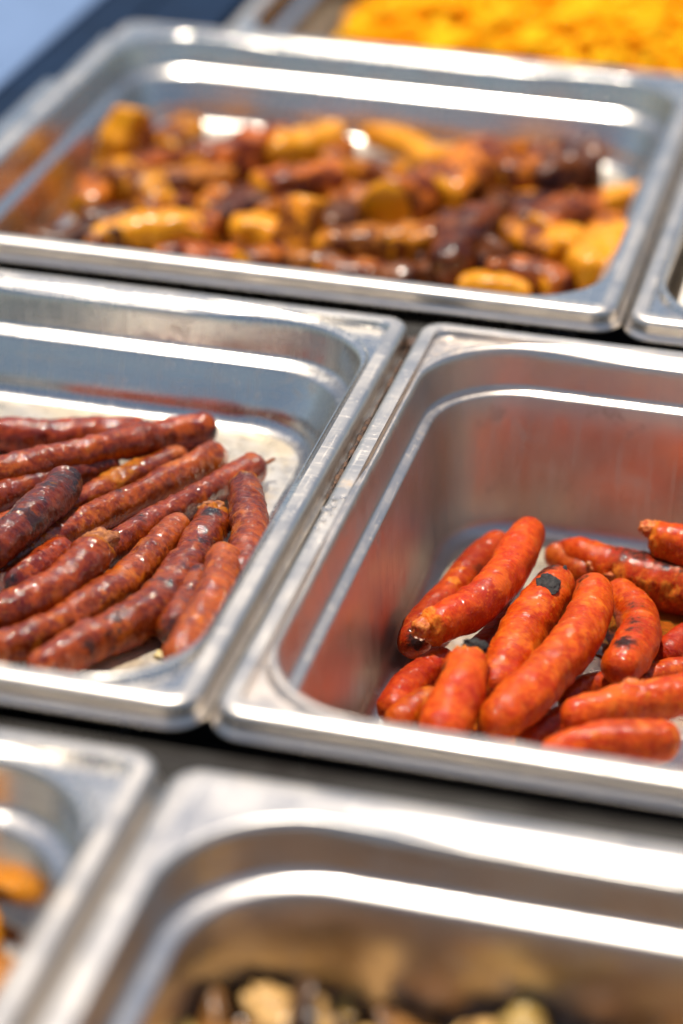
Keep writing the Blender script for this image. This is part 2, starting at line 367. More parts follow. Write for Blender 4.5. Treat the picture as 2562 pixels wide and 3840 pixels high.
def mat_plantain():
    g = G('fried_plantain')
    c = g.coord()
    n1 = g.noise(c, 70, 4, .6); n2 = g.noise(c, 260, 4, .65)
    tint, amt = g.obcol()
    cut = g.attr('cut')
    body = g.mix(g.rng(g.math('ADD', g.math('MULTIPLY', n1, .6), g.math('MULTIPLY', n2, .4)), .41, .56, 0, 1, True), tint, g.mix(1.0, tint, (.19, .09, .05), 'MULTIPLY'))
    k = g.math('MULTIPLY', g.math('ADD', cut, g.math('MULTIPLY', g.math('SUBTRACT', n1, .5), .9)), amt)
    yel = g.mix(g.rng(n2, .35, .7), (0.78, 0.34, 0.003), (0.62, 0.17, 0.004))
    col = g.mix(g.rng(k, .32, .62, 0, 1, True), body, yel)
    b = g.bump(n2, .5, .0014); b = g.bump(n1, .4, .003, b)
    g.set(Base_Color=col, Roughness=g.rng(n2, .3, .7, .28, .5), Normal=b, Coat_Weight=.25, Coat_Roughness=.15, Specular_IOR_Level=.15)
    return g.mat
PLANT = mat_plantain()

def mat_stew():
    g = G('orange_stew')
    c = g.coord()
    n1 = g.noise(c, 45, 4, .6); n2 = g.noise(c, 150, 3, .6); n3 = g.noise(c, 28, 3, .5)
    col = g.mix(g.rng(n1, .35, .65, 0, 1, True), (0.82, 0.27, 0.0), (0.86, 0.46, 0.01))
    col = g.mix(g.rng(n3, .60, .72, 0, .9, True), col, (0.24, 0.22, 0.01))
    col = g.mix(g.rng(n2, .62, .75, 0, .6, True), col, (0.75, 0.13, 0.005))
    g.set(Base_Color=col, Roughness=.6, Normal=g.bump(n2, .5, .003), Coat_Weight=.02, Coat_Roughness=.1, Specular_IOR_Level=.02)
    return g.mat
STEW = mat_stew()

def mat_fry():
    g = G('fried_pieces')
    c = g.coord()
    n1 = g.noise(c, 60, 4, .6); n2 = g.noise(c, 300, 3, .6)
    tint, amt = g.obcol()
    col = g.mix(g.rng(n1, .42, .66, 0, 1, True), tint, g.mix(1.0, tint, (.25, .18, .12), 'MULTIPLY'))
    g.set(Base_Color=col, Roughness=.45, Normal=g.bump(n2, .5, .0015), Coat_Weight=.15, Coat_Roughness=.15, Specular_IOR_Level=.3)
    return g.mat
FRY = mat_fry()
CREAM = mat_plain('cream_sauce', (0.80, 0.70, 0.58), .4, 0, .06, 60)

def mat_oil():
    g = G('amber_oil')
    c = g.coord()
    g.set(Base_Color=(0.85, 0.36, 0.06), Roughness=.05, Transmission_Weight=.9, IOR=1.46, Normal=g.bump(g.noise(c, 60, 2), .15, .002))
    return g.mat
OIL = mat_oil()
def mat_water():
    g = G('clear_water')
    g.set(Base_Color=(1, 1, 1), Roughness=.02, Transmission_Weight=1.0, IOR=1.33)
    return g.mat
WATER = mat_water()

# ---------------------------------------------------------------- setting: ground, counter, well, divider bars
def box(name, x0, x1, y0, y1, z0, z1, mat, bevel=0.0, parent=None):
    bm = bmesh.new()
    bmesh.ops.create_cube(bm, size=1.0)
    for v in bm.verts:
        v.co = Vector(((x0 + x1) / 2 + v.co.x * (x1 - x0), (y0 + y1) / 2 + v.co.y * (y1 - y0), (z0 + z1) / 2 + v.co.z * (z1 - z0))) * MM
    if bevel:
        bmesh.ops.bevel(bm, geom=bm.edges[:], offset=bevel * MM, segments=3, affect='EDGES', profile=.5)
    me = bpy.data.meshes.new(name); bm.to_mesh(me); bm.free()
    return link(name, me, mat, parent, smooth=False)

gme = mesh('ground', [(-1500, -1500, -.95), (1500, -1500, -.95), (1500, 1500, -.95), (-1500, 1500, -.95)], [(0, 1, 2, 3)])
tag(link('ground', gme, GROUND, smooth=False), kind='structure')
well = box('serving_counter_well', -318, 560, -760, 800, -190, -170, WELL)
tag(well, kind='structure')
for nm, a in (('counter_side', (-330, -318, -760, 800)), ('counter_side', (560, 572, -760, 800)), ('counter_end', (-330, 572, -772, -760)), ('counter_end', (-330, 572, 800, 812))):
    tag(box(nm, *a, -930, -16, FRAME), kind='structure')
tag(box('counter_frame', -298, -266, -760, 800, -26, -12, FRAME, 1.5), kind='structure')
tag(box('counter_frame', -265, -216, 368, 800, -26, -12.4, FRAME, 1.5), kind='structure')
tag(box('counter_deck', -900, -300, -1400, 1400, -34, -11, SKY_TINT, 2), kind='structure')

tag(box('well_flange', -275, -264.5, -20, 268, -11.8, -7, STEEL_WALL, 1.2), kind='structure')
tag(box('well_flange', -269, -264.5, 268.2, 350, -11.8, -7.2, STEEL_WALL, 1.2), kind='structure')

def bar(y0, y1, label):
    """pressed steel divider with a raised bead along the middle"""
    prof = [(y0, -30), (y0, -15), (y0 + 1.2, -13.6), (y0 + (y1 - y0) * .30, -13.2), (y0 + (y1 - y0) * .38, -11.6), (y0 + (y1 - y0) * .5, -10.8),
            (y0 + (y1 - y0) * .62, -11.6), (y0 + (y1 - y0) * .70, -13.2), (y1 - 1.2, -13.6), (y1, -15), (y1, -30)]
    V, F = [], []
    xs = [-265 + i * 20 for i in range(42)]
    for x in xs:
        V += [(x * MM, y * MM, z * MM) for y, z in prof]
    k = len(prof)
    for i in range(len(xs) - 1):
        for j in range(k - 1):
            F.append((i * k + j, i * k + j + 1, (i + 1) * k + j + 1, (i + 1) * k + j))
    F.append(tuple(range(k - 1, -1, -1))); F.append(tuple((len(xs) - 1) * k + j for j in range(k)))
    o = link('divider_bar', mesh('divider_bar', V, F), BAR)
    return tag(o, label, 'bar', 'divider bars between the pan rows')
bar(3.5, 24.5, 'dark steel divider bar between the plantain pan and the sausage pans')
bar(-351, -329, 'dark steel divider bar between the sausage pans and the front pans')

# ---------------------------------------------------------------- gastronorm pans
def rr_loop(x0, x1, y0, y1, r, z, nc=12, ns=10):
    pts = []
    cs = [((x1 - r, y0 + r), -90), ((x1 - r, y1 - r), 0), ((x0 + r, y1 - r), 90), ((x0 + r, y0 + r), 180)]
    for k, ((cx, cy), a0) in enumerate(cs):
        arc = [(cx + r * math.cos(math.radians(a0 + 90 * i / nc)), cy + r * math.sin(math.radians(a0 + 90 * i / nc))) for i in range(nc + 1)]
        pts += arc
        (nx, ny), na = cs[(k + 1) % 4]
        q = (nx + r * math.cos(math.radians(na)), ny + r * math.sin(math.radians(na)))
        p = arc[-1]
        for i in range(1, ns):
            t = i / ns
            pts.append((p[0] + (q[0] - p[0]) * t, p[1] + (q[1] - p[1]) * t))
    return [Vector((x, y, z)) for x, y in pts]

def skin(loops, cap=False):
    V, F = [], []
    n = len(loops[0])
    for L in loops: V += [tuple(p * MM) for p in L]
    for i in range(len(loops) - 1):
        for j in range(n):
            k = (j + 1) % n
            F.append((i * n + j, i * n + k, (i + 1) * n + k, (i + 1) * n + j))
    if cap: F.append(tuple((len(loops) - 1) * n + j for j in range(n)))
    return V, F

def smst(a, b, x):
    t = max(0., min(1., (x - a) / (b - a))); return t * t * (3 - 2 * t)

def make_pan(x0, x1, y0, y1, depth, label, pads=True, zoff=0.0, rim=(10.2, 10.2, 9.2, 17.0), open_r=42, ledge=(18.0, 20.6), lw=6.6, steel=None, up=.13, lowd=.06):
    root = bpy.data.objects.new('steel_food_pan', None)
    COL.objects.link(root)
    root.location = ((x0 + x1) / 2 * MM, (y0 + y1) / 2 * MM, zoff * MM)
    w, h = (x1 - x0) / 2, (y1 - y0) / 2
    def L(i, z, r, extra=(0, 0, 0, 0)):
        return rr_loop(-w + i + extra[0], w - i - extra[1], -h + i + extra[2], h - i - extra[3], r, z)
    prof = [(-.8, -9.6), (-1.6, -9.9), (-2.2, -9.4), (-2.2, -8.7), (-1.8, -8.1), (-1.1, -7.6), (-.6, -7.0), (-.1, -6.2), (0, -5.2), (0, -3.2), (.2, -2.1), (.75, -1.05), (1.6, -.35), (2.7, 0), (4.5, .03), (7.2, 0)]
    loops = [L(i, z, max(2.5, 11 - i)) for i, z in prof]
    V, F = skin(loops[::1])
    o = link('rim', mesh('rim', V, [f[::-1] for f in F]), STEEL_RIM, root)
    # the basin starts on the flat of the rim
    il, ir, if_, ib = rim
    flat_i = 7.2
    l1 = L(flat_i, 0, 4.0)
    def op(d, z, r):
        return rr_loop(-w + il + d, w - ir - d, -h + if_ + d, h - ib - d, r, z)
    l2 = op(-.6, -.25, open_r + .6)
    base_back = ib - flat_i
    loops = [l1]
    for t in (.04, .055, .075, .10, .12, .14, .2, .3, .45, .6, .72, .76, .79, .82, .85, .88, .94, 1.0):
        q = []
        for a, b in zip(l1, l2):
            d = (a - b).length
            p = a.lerp(b, t)
            nearback = smst(h - 75, h - 40, a.y)
            base = 2.6 + (base_back - 2.6) * nearback
            wgt = smst(base * .5 + 3.5, base * .5 + 7.5, d) if pads else 0.0
            corner = smst(w - 75, w - 35, abs(a.x))
            plate = smst(.05, .125, t) * (1 - smst(.75, .86, t))
            z = -3.2 * wgt * plate * corner
            bevel = smst(.12, .95, t) * 1.9 * nearback * (1 - corner)
            p.z = z - bevel - .25 * t
            q.append(p)
        loops.append(q)
    def low(d, z, r):
        lp = op(d, z, r)
        for p in lp:
            nb = smst(h - 75, h - 40, p.y) * (1 - smst(w - 75, w - 35, abs(p.x)))
            p.z -= 1.9 * nb * max(0.0, 1 - (-z) / 14.0)
        return lp
    za, zb = -ledge[0], -ledge[1]
    ud = .6 + up * (ledge[0] - 2.4)
    loops += [low(-.2, -.6, open_r), low(.25, -1.3, open_r), low(.6, -2.4, open_r)] + [low(.6 + up * (zz - 2.4), -zz, open_r - 2 * zz / ledge[0]) for zz in (5, 9, 13, ledge[0] - 1.5, ledge[0] - .3)] + [low(ud + lw * a_, za + (zb - za) * b_, open_r - 2.2 - 4 * a_) for a_, b_ in ((.12, .16), (.32, .30), (.58, .62), (.80, .82), (.94, 1.05), (1.0, 1.4))]
    fr = 7.0
    d0 = ud + lw; zl = -depth + fr
    zs = [zb - 1.8 + (zl - zb + 1.8) * t for t in (.25, .5, .75, 1.0)]
    for z in zs:
        loops.append(op(d0 + (zb - 1.8 - z) * lowd, z, open_r - 6.5))
    d1 = d0 + (zb - 1.8 - zl) * lowd
    for k in range(1, 9):
        a = math.radians(90 * k / 8)
        loops.append(op(d1 + fr * (1 - math.cos(a)), zl - fr * math.sin(a), max(10, open_r - 7 - fr * (1 - math.cos(a)))))
    dd = d1 + fr
    V, F = skin(loops)
    o = link('basin_wall', mesh('basin_wall', V, F), steel or STEEL_WALL, root)
    loops = loops[-1:]
    for k, e in enumerate((3, 10, 25, 50, 80)):
        if dd + e < min(w, h) - 20:
            lp = op(dd + e, -depth + .05 * math.sin(k), max(8, open_r - 18 - e * .5))
            loops.append(lp)
    V, F = skin(loops, cap=True)
    o = link('basin_floor', mesh('basin_floor', V, F), STEEL_FLOOR, root)
    tag(root, label, 'pan', 'stainless pans set in the counter')
    return root

AX1, AY0 = -5.6, -325.0
make_pan(-271, AX1, AY0, 0, 46, 'shallow steel pan holding the thin dark red sausages', lowd=.42, up=.17)
make_pan(0, 265, AY0, 0, 84, 'deep steel pan holding the thick orange sausages', rim=(10.6, 10.6, 9.2, 17.0), lw=4.4, ledge=(17.5, 19.2), steel=STEEL_WORN)
make_pan(-259, 80, 29.5, 360, 46, 'wide steel pan holding the fried plantain chunks', pads=False, rim=(10.5, 10.5, 9.2, 16), open_r=38, lowd=.32, up=.24, lw=5.0)
make_pan(86, 262, 26, 352, 60, 'steel pan of cream sauce beside the plantain pan')
make_pan(-206, 330, 365, 690, 60, 'steel pan filled with bright orange stew behind the plantain pan', pads=False, zoff=-7.0)
make_pan(-271, -6.5, -680, -352.5, 60, 'steel pan with a few orange pieces, across the bar from dark red sausages')
make_pan(-1, 264, -684, -357, 84, 'worn steel pan of brown fried pieces, across the bar from orange sausages', pads=False, open_r=46, rim=(11, 11, 9.2, 18), steel=STEEL_GREY)

# ---------------------------------------------------------------- sausages
def catmull(P, step):
    P = [Vector(p) for p in P]
    Q = [P[0] * 2 - P[1]] + P + [P[-1] * 2 - P[-2]]
    out = []
    for i in range(1, len(Q) - 2):
        a, b, c, d = Q[i - 1:i + 3]
        n = max(2, int((c - b).length / step))
        for k in range(n):
            t = k / n
            out.append((b * 2 + (c - a) * t + (a * 2 - b * 5 + c * 4 - d) * t * t + (b * 3 - a - c * 3 + d) * t ** 3) * .5)
    out.append(P[-1])
    return out

def interp(vals, t):
    x = t * (len(vals) - 1); i = min(int(x), len(vals) - 2) if len(vals) > 1 else 0
    return vals[0] if len(vals) == 1 else vals[i] + (vals[i + 1] - vals[i]) * (x - i)

def sausage(name, pts, rs, mat, seed, label, cat_group, tint=(1, 1, 1), charred=.3, ends=('round', 'round'), lump=1.0, seg=36, chars=(), torns=(), wrinkle=0.0):
    """one continuous tube; chars / torns = list of (t along, angle deg, size mm, strength); a few chars are painted shade"""
    rnd = random.Random(seed)
    path = catmull(pts, 1.0)
    ln = [0.0]
    for a, b in zip(path, path[1:]): ln.append(ln[-1] + (b - a).length)
    tot = ln[-1]
    org = path[len(path) // 2].copy()
    # extra rings close to the ends
    S = [];  s = 0.0
    r0, r1 = rs[0], rs[-1]
    def dens(s):
        e = min(s / r0, (tot - s) / r1)
        return .35 if e < .35 else (.7 if e < 1 else 1.0)
    while s < tot: S.append(s); s += dens(s)
    S.append(tot)
    tang0 = None; side = None
    V, F, A, T, K = [], [], [], [], []
    off = Vector((rnd.uniform(-50, 50), rnd.uniform(-50, 50), rnd.uniform(-50, 50)))
    idx = 0
    for s in S:
        while idx < len(ln) - 2 and ln[idx + 1] < s: idx += 1
        f = (s - ln[idx]) / max(1e-6, ln[idx + 1] - ln[idx])
        c = path[idx].lerp(path[idx + 1], f)
        ta = (path[min(idx + 2, len(path) - 1)] - path[max(idx - 1, 0)]).normalized()
        if side is None:
            side = ta.cross(Vector((0, 0, 1))).normalized()
        side = (side - ta * side.dot(ta)).normalized()
        up = side.cross(ta)
        t = s / tot
        r = interp(rs, t)
        k = 1.0
        for e, d, kind, rr in ((0, s, ends[0], r0), (1, tot - s, ends[1], r1)):
            if kind == 'round': ext = rr * .95; pw = 2.0
            elif kind == 'point': ext = rr * 2.2; pw = 1.6
            else: ext = rr * .75; pw = 2.3
            if d < ext:
                k *= max(.02, (1 - (1 - d / ext) ** pw)) ** (1 / pw)
        for j in range(seg):
            an = 2 * math.pi * j / seg
            dr = side * math.cos(an) + up * math.sin(an)
            q = (c + dr * r) * 1.0 + off
            n = noise.noise(q * .055) * .13 + noise.noise(q * .15) * .085 + noise.noise(q * .42) * .032
            rough = 0.0
            tv = 0.0; cv = 0.0
            for (tt, aa, sz, st) in torns:
                ds = (tt - t) * tot; da = math.radians((math.degrees(an) - aa + 180) % 360 - 180) * r
                g = math.exp(-(ds * ds + da * da) / (sz * sz)); tv = max(tv, g * st)
            for (tt, aa, sz, st) in chars:
                ds = (tt - t) * tot; da = math.radians((math.degrees(an) - aa + 180) % 360 - 180) * r
                g = math.exp(-(ds * ds + da * da) / (sz * sz)); cv = max(cv, g * st)
            for d, kind, rr in ((s, ends[0], r0), (tot - s, ends[1], r1)):
                if kind == 'torn':
                    g = 1 - smst(rr * .3, rr * 1.0, d + 1.2 * noise.noise(q * .6))
                    tv = max(tv, g)
            rough = tv * (noise.noise(q * .35) * .20 + noise.noise(q * .8) * .14 + noise.noise(q * 1.7) * .07)
            if wrinkle:
                n += wrinkle * (.022 * noise.noise(Vector((s * 1.1, math.cos(an) * 1.2, math.sin(an) * 1.2)) + off) + .03 * noise.noise(Vector((s * .28, math.cos(an) * 1.5, math.sin(an) * 1.5)) - off))
            rad = r * k * (1 + n * lump + rough)
            V.append(tuple((c + dr * rad - org) * MM)); A.append(cv); T.append(tv); K += (s, math.cos(an) * r + seed * 3.7, math.sin(an) * r)
    m_ = len(S)
    for i in range(m_ - 1):
        for j in range(seg):
            k2 = (j + 1) % seg
            F.append((i * seg + j, i * seg + k2, (i + 1) * seg + k2, (i + 1) * seg + j))
    F.append(tuple(range(seg - 1, -1, -1))); F.append(tuple((m_ - 1) * seg + j for j in range(seg)))
    me = mesh(name, V, F)
    for an_, vals in (('char', A), ('torn', T)):
        at = me.attributes.new(an_, 'FLOAT', 'POINT'); at.data.foreach_set('value', vals)
    at = me.attributes.new('skin', 'FLOAT_VECTOR', 'POINT'); at.data.foreach_set('vector', K)
    o = link(name, me, mat)
    o.location = org * MM
    o.color = (*tint, charred)
    tag(o, label, 'sausage', cat_group)
    return o

def blob(name, c, rad, mat, parent=None, seed=0, amp=.25, freq=1.0, rot=(0, 0, 0), sub=3):
    bm = bmesh.new()
    bmesh.ops.create_icosphere(bm, subdivisions=sub, radius=1.0)
    off = Vector((seed * 7.3, seed * 3.1, seed * 1.7))
    R = Matrix.Rotation(rot[2], 3, 'Z') @ Matrix.Rotation(rot[1], 3, 'Y') @ Matrix.Rotation(rot[0], 3, 'X')
    for v in bm.verts:
        d = v.co.copy()
        n = noise.noise(d * 1.3 * freq + off) + .55 * noise.noise(d * 3.1 * freq + off) + .3 * noise.noise(d * 6.5 * freq + off)
        d = d * (1 + amp * n)
        v.co = R @ Vector((d.x * rad[0], d.y * rad[1], d.z * rad[2])) * MM
    me = bpy.data.meshes.new(name); bm.to_mesh(me); bm.free()
    o = link(name, me, mat)
    loc = Vector(c) * MM
    if parent:
        o.parent = parent; o.location = loc - parent.location
    else:
        o.location = loc
    return o

GA = 'thin dark red grilled sausages in the shallow pan'
GB = 'thick orange sausages in the deep pan'
A_SPEC = {
 'A1': ('glossy dark red sausage with charred blotches and ragged tip beside bare floor', (1, .9, .95), .42, ('round', 'torn'), [(.93, 90, 6, .9), (.5, 60, 6, .7)], [(.97, 110, 4, .8)]),
 'A2': ('orange brown grilled sausage lying directly behind the blotched front sausage', (1.15, 1.15, .9), .22, ('round', 'round'), [], [(.72, 110, 5, .5)]),
 'A3': ('red grilled sausage with a crumbly broken open upper end', (1.05, .9, .9), .25, ('round', 'torn'), [(.8, 20, 6, .6)], []),
 'A4': ('short deep red sausage tucked under the one with the broken end', (.95, .65, .8), .3, ('round', 'round'), [(.05, 60, 7, .8)], []),
 'A5': ('blackened purple sausage lying across the top of the others', (.62, .45, .9), .55, ('round', 'round'), [(.85, 20, 14, .75), (.45, 0, 10, .55)], []),
 'A6': ('long straight orange red sausage passing under the blackened one', (1.2, 1.2, .9), .18, ('round', 'round'), [(.55, 110, 4, .8)], []),
 'A7': ('long dusky red sausage with a small twisted casing tail', (.95, .75, 1.0), .25, ('round', 'round'), [(.3, 100, 6, .6)], [(.5, 100, 5, .4)]),
 'A8': ('sausage lying against the pan wall beside the orange sausage pan, wrinkled end', (1.0, .95, .8), .25, ('torn', 'round'), [(.06, 90, 6, .7)], [(.35, 40, 7, .5)]),
 'A9': ('short dark sausage stub half under the leaning orange one', (.75, .6, .9), .45, ('round', 'round'), [(.0, 90, 8, .6), (.0, 200, 8, .5)], []),
 'A10': ('light orange sausage leaning over the rim corner of the shallow pan', (1.25, 1.3, 1.0), .1, ('round', 'round'), [], []),
 'A11': ('sausage with a tan split in its casing behind the long orange one', (1.05, 1.0, .9), .25, ('round', 'round'), [], [(.62, 110, 9, 1.0), (.72, 110, 8, 1.0)]),
 'A12': ('dull purple brown sausage crossing behind the blackened one', (.75, .55, 1.0), .4, ('round', 'round'), [], []),
 'A13': ('glossy orange red sausage resting on the back row', (1.15, 1.0, .8), .2, ('round', 'round'), [(.97, 0, 5, .5)], []),
 'A14': ('red sausage nearest the back wall, its end shade painted in', (1.1, .8, .8), .25, ('round', 'round'), [(1.0, 0, 5, 1.0), (1.0, 180, 4, .8)], []),  # end marks are the shaded end face, painted as char
 'A15': ('long red sausage lying furthest back in the shallow pan', (1.1, .75, .8), .25, ('round', 'round'), [], []),
}
AS = {}
for i, (k, (pts, rs)) in enumerate(A_LINES.items()):
    lab, tint, chv, ends, ch, to = A_SPEC[k]
    AS[k] = sausage('grilled_sausage', pts, rs, MERGUEZ, 10 + i, lab, GA, tint, chv + .16, ends, 1.15, 36, ch, to, 1.7)

B_SPEC = {
 'B1': ('bright red orange sausage on top of the pile, ragged at its lower end', (1.05, .85, .9), .05, ('torn', 'round'), [], [(.02, 90, 7, .8)]),
 'B2': ('darker red sausage with a cracked casing against the bare pan wall', (.8, .7, .8), .3, ('round', 'round'), [(1.0, 90, 9, .9), (.35, 150, 6, .7)], [(.42, 90, 3, 1), (.52, 100, 3, 1)]),
 'B3': ('thick orange sausage carrying a black charred flake', (1.0, 1.0, .9), .12, ('round', 'round'), [(.06, 60, 7, .9), (.14, 50, 5, .8), (.0, 60, 6, .7), (.2, 85, 9, .42)], []),
 'B4': ('longest orange sausage, bent near its top, lying in the middle of the pile', (1.1, 1.15, 1.0), .06, ('round', 'round'), [(.05, 40, 7, .75), (.13, 50, 7, .5), (.26, 30, 8, .4)], []),
 'B5': ('short curved sausage with a smooth rounded tip and dark back', (1.0, .9, .7), .1, ('round', 'round'), [(.15, 100, 7, .9), (.40, 110, 7, .7), (.30, 95, 6, .7), (.6, 110, 7, .5)], []),
 'B6': ('stubby orange sausage propped up with a charred crown', (1.1, 1.0, .9), .05, ('torn', 'round'), [(.02, 60, 5, .9), (.25, 30, 3.5, .8)], []),
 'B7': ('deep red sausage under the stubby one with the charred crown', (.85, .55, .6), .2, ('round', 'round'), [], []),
 'B8': ('orange brown sausage end squeezed between the stubby one and the rim', (.9, 1.1, .7), .1, ('round', 'round'), [], []),
 'B9': ('large split sausage lying crosswise with a dark back', (1.0, .9, .8), .15, ('point', 'round'), [(.42, 95, 9, .8), (.55, 100, 9, .8), (.70, 100, 10, .9), (.84, 100, 10, .9)], [(.45, 20, 5, .8), (.60, 10, 6, .9), (.75, 10, 6, .9)]),
 'B10': ('orange sausage resting on top of the large split one', (1.1, 1.1, .8), .12, ('torn', 'round'), [(.5, 110, 5, .5)], []),
 'B11': ('brownish sausage glimpsed between the split one and the pile', (.8, .75, .7), .4, ('round', 'round'), [], []),
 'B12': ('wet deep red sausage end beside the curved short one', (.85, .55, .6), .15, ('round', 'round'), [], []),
 'B13': ('pinkish sausage half under the torn long one', (1.05, 1.0, 1.1), .08, ('round', 'round'), [(.1, 90, 7, .5)], []),  # the mark is the curved sausage's cast shadow, painted as char
 'B14': ('long pinkish sausage with a tear of orange flesh in its skin', (1.1, 1.25, 1.5), .03, ('round', 'round'), [], [(.42, 110, 5, .9), (.48, 60, 4, .8)]),
 'B15': ('red orange sausage lying right behind the front rim of the deep pan', (1.05, 1.0, .9), .05, ('round', 'round'), [(1.0, 60, 6, .4)], [(.97, 60, 5, .5)]),
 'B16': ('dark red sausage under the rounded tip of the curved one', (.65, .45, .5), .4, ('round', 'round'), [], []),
 'B17': ('shadowed sausage at the bottom between the two longest ones', (.6, .4, .5), .3, ('round', 'round'), [], []),  # shade under the pile is put into the dark tint
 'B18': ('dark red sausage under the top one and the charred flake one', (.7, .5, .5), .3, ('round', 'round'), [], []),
}
BS = {}
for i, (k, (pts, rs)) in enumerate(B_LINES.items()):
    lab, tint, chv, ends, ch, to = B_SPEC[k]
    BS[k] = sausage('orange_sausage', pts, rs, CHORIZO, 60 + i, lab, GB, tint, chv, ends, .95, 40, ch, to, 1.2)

# parts of single sausages
blob('broken_end', Vector(A_LINES['A3'][0][-1]) + Vector((.6, 1.5, 1.6)), (7.4, 5.2, 4.2), TORN, AS['A3'], 3, .32, 1.3, (.3, .1, .5), 4)
blob('broken_end', Vector(A_LINES['A1'][0][-1]) + Vector((-1.5, 1.5, 2.6)), (5.4, 3.4, 3.0), TORN, AS['A1'], 5, .35, 1.4, (0, 0, .4), 4)
blob('casing_tail', Vector(A_LINES['A7'][0][-1]) + Vector((1.6, 1.6, .8)), (3.2, .9, .9), TORN, AS['A7'], 6, .4, 1.2, (0, -.2, .9), 3)
blob('char_flake', (80.2, -122.2, -54.3), (4.9, 5.6, 1.5), CHAR, BS['B3'], 7, .30, 1.2, (.35, -.12, .4), 4)
blob('char_flake', (83.2, -107.2, -56.2), (2.0, 4.2, 1.0), CHAR, BS['B3'], 8, .35, 1.3, (.2, .3, -.2), 3)
blob('charred_crown', Vector(B_LINES['B6'][0][0]) + Vector((2.5, 2.0, 4.6)), (4.6, 3.0, 2.2), CHAR, BS['B6'], 9, .45, 1.6, (.2, .1, .2), 4)
blob('torn_flesh', Vector(B_LINES['B14'][0][3]) + Vector((-3.5, .5, 6.2)), (5.0, 3.4, 1.9), TORN_ORANGE, BS['B14'], 11, .5, 1.5, (.2, 0, .5), 4)
blob('torn_flesh', Vector(B_LINES['B1'][0][0]) + Vector((-.6, -.3, .6)), (4.2, 4.2, 4.4), TORN_ORANGE, BS['B1'], 12, .22, 1.4, (0, 0, .3), 4)
blob('torn_flesh', Vector(B_LINES['B9'][0][3]) + Vector((2, -8.2, 2.0)), (9, 2.0, 3.0), TORN_ORANGE, BS['B9'], 13, .5, 1.6, (0, 0, -.1), 4)
blob('torn_flesh', Vector(B_LINES['B9'][0][2]) + Vector((0, -7.4, .5)), (5, 2.0, 4.0), TORN_ORANGE, BS['B9'], 14, .5, 1.6, (0, 0, -.1), 4)
blob('torn_flesh', Vector(B_LINES['B10'][0][0]) + Vector((0, .5, 5.0)), (4.5, 4.0, 3.4), TORN_ORANGE, BS['B10'], 15, .4, 1.4, (0, 0, 0), 4)

# crumbs, drops, grime, oil
for i, (c, r) in enumerate((((-47.2, -229.0, -44.6), (3.6, 2.2, 1.2)), ((-42.8, -150.0, -45), (5, 3.2, .9)), ((-22, -120, -45.2), (3.5, 2.5, .8)))):
    tag(blob('onion_scrap', c, r, ONION, None, 20 + i, .4, 1.3, (.2, 0, i), 3),
        ['pale onion scrap on the bare floor by the short dark stub', 'pale onion scrap beside the sausage lying against the pan wall', 'small pale scrap on the bare floor by the casing tail'][i], 'scrap', 'onion scraps in the shallow pan')
for i, (dx, dy, s) in enumerate(((3.5, -172, 1.3), (4.6, -178, 1.0), (2.8, -181, 1.6), (5.2, -184, .8), (3.4, -190, 1.1), (6.2, -170, .7), (2.6, -196, .9))):
    tag(blob('water_drop', (dx, dy, .35), (s, s * 1.5, s * .55), WATER, None, 40 + i, .12, 1, (0, 0, i), 3),
        'clear drop on the rim of the deep pan beside the shallow one', 'drop', 'drops on the rim of the deep pan')
def crust(name, pts, w, h, seed, label):
    V, F = [], []
    path = catmull(pts, 1.2); seg = 8
    for i, c in enumerate(path):
        q = c * .11
        k = .35 + .9 * noise.noise(q + Vector((seed, 0, 0))) + .45 * noise.noise(q * 3.3) + .25 * noise.noise(q * 9)
        k = max(.12, k) * min(1, i / 4 + .1, (len(path) - 1 - i) / 4 + .1)
        for j in range(seg):
            a = 2 * math.pi * j / seg
            e = 1 + .5 * noise.noise(q * 2 + Vector((math.cos(a), math.sin(a), seed)))
            V.append(tuple((c + Vector((math.cos(a) * w * k * e, 0, math.sin(a) * h * k * e))) * MM))
    for i in range(len(path) - 1):
        for j in range(seg):
            F.append((i * seg + j, i * seg + (j + 1) % seg, (i + 1) * seg + (j + 1) % seg, (i + 1) * seg + j))
    o = link(name, mesh(name, V, F), GRIME)
    return tag(o, label, 'grime')
crust('burnt_crust', [(-3.2, -8, -7.2), (-3.1, -60, -7.2), (-3.1, -120, -7.3), (-3.0, -160, -7.4)], 1.2, 1.0, 3, 'crust of burnt residue in the gap between the two sausage pans')
tag(blob('burnt_crumb', (-1.6, -14, -6.0), (3.4, 6, 2.0), GRIME, None, 55, .4, 1.3, (0, 0, .2), 3), 'tan crumb stuck in the rim gap at the sausage pan corners', 'crumb')

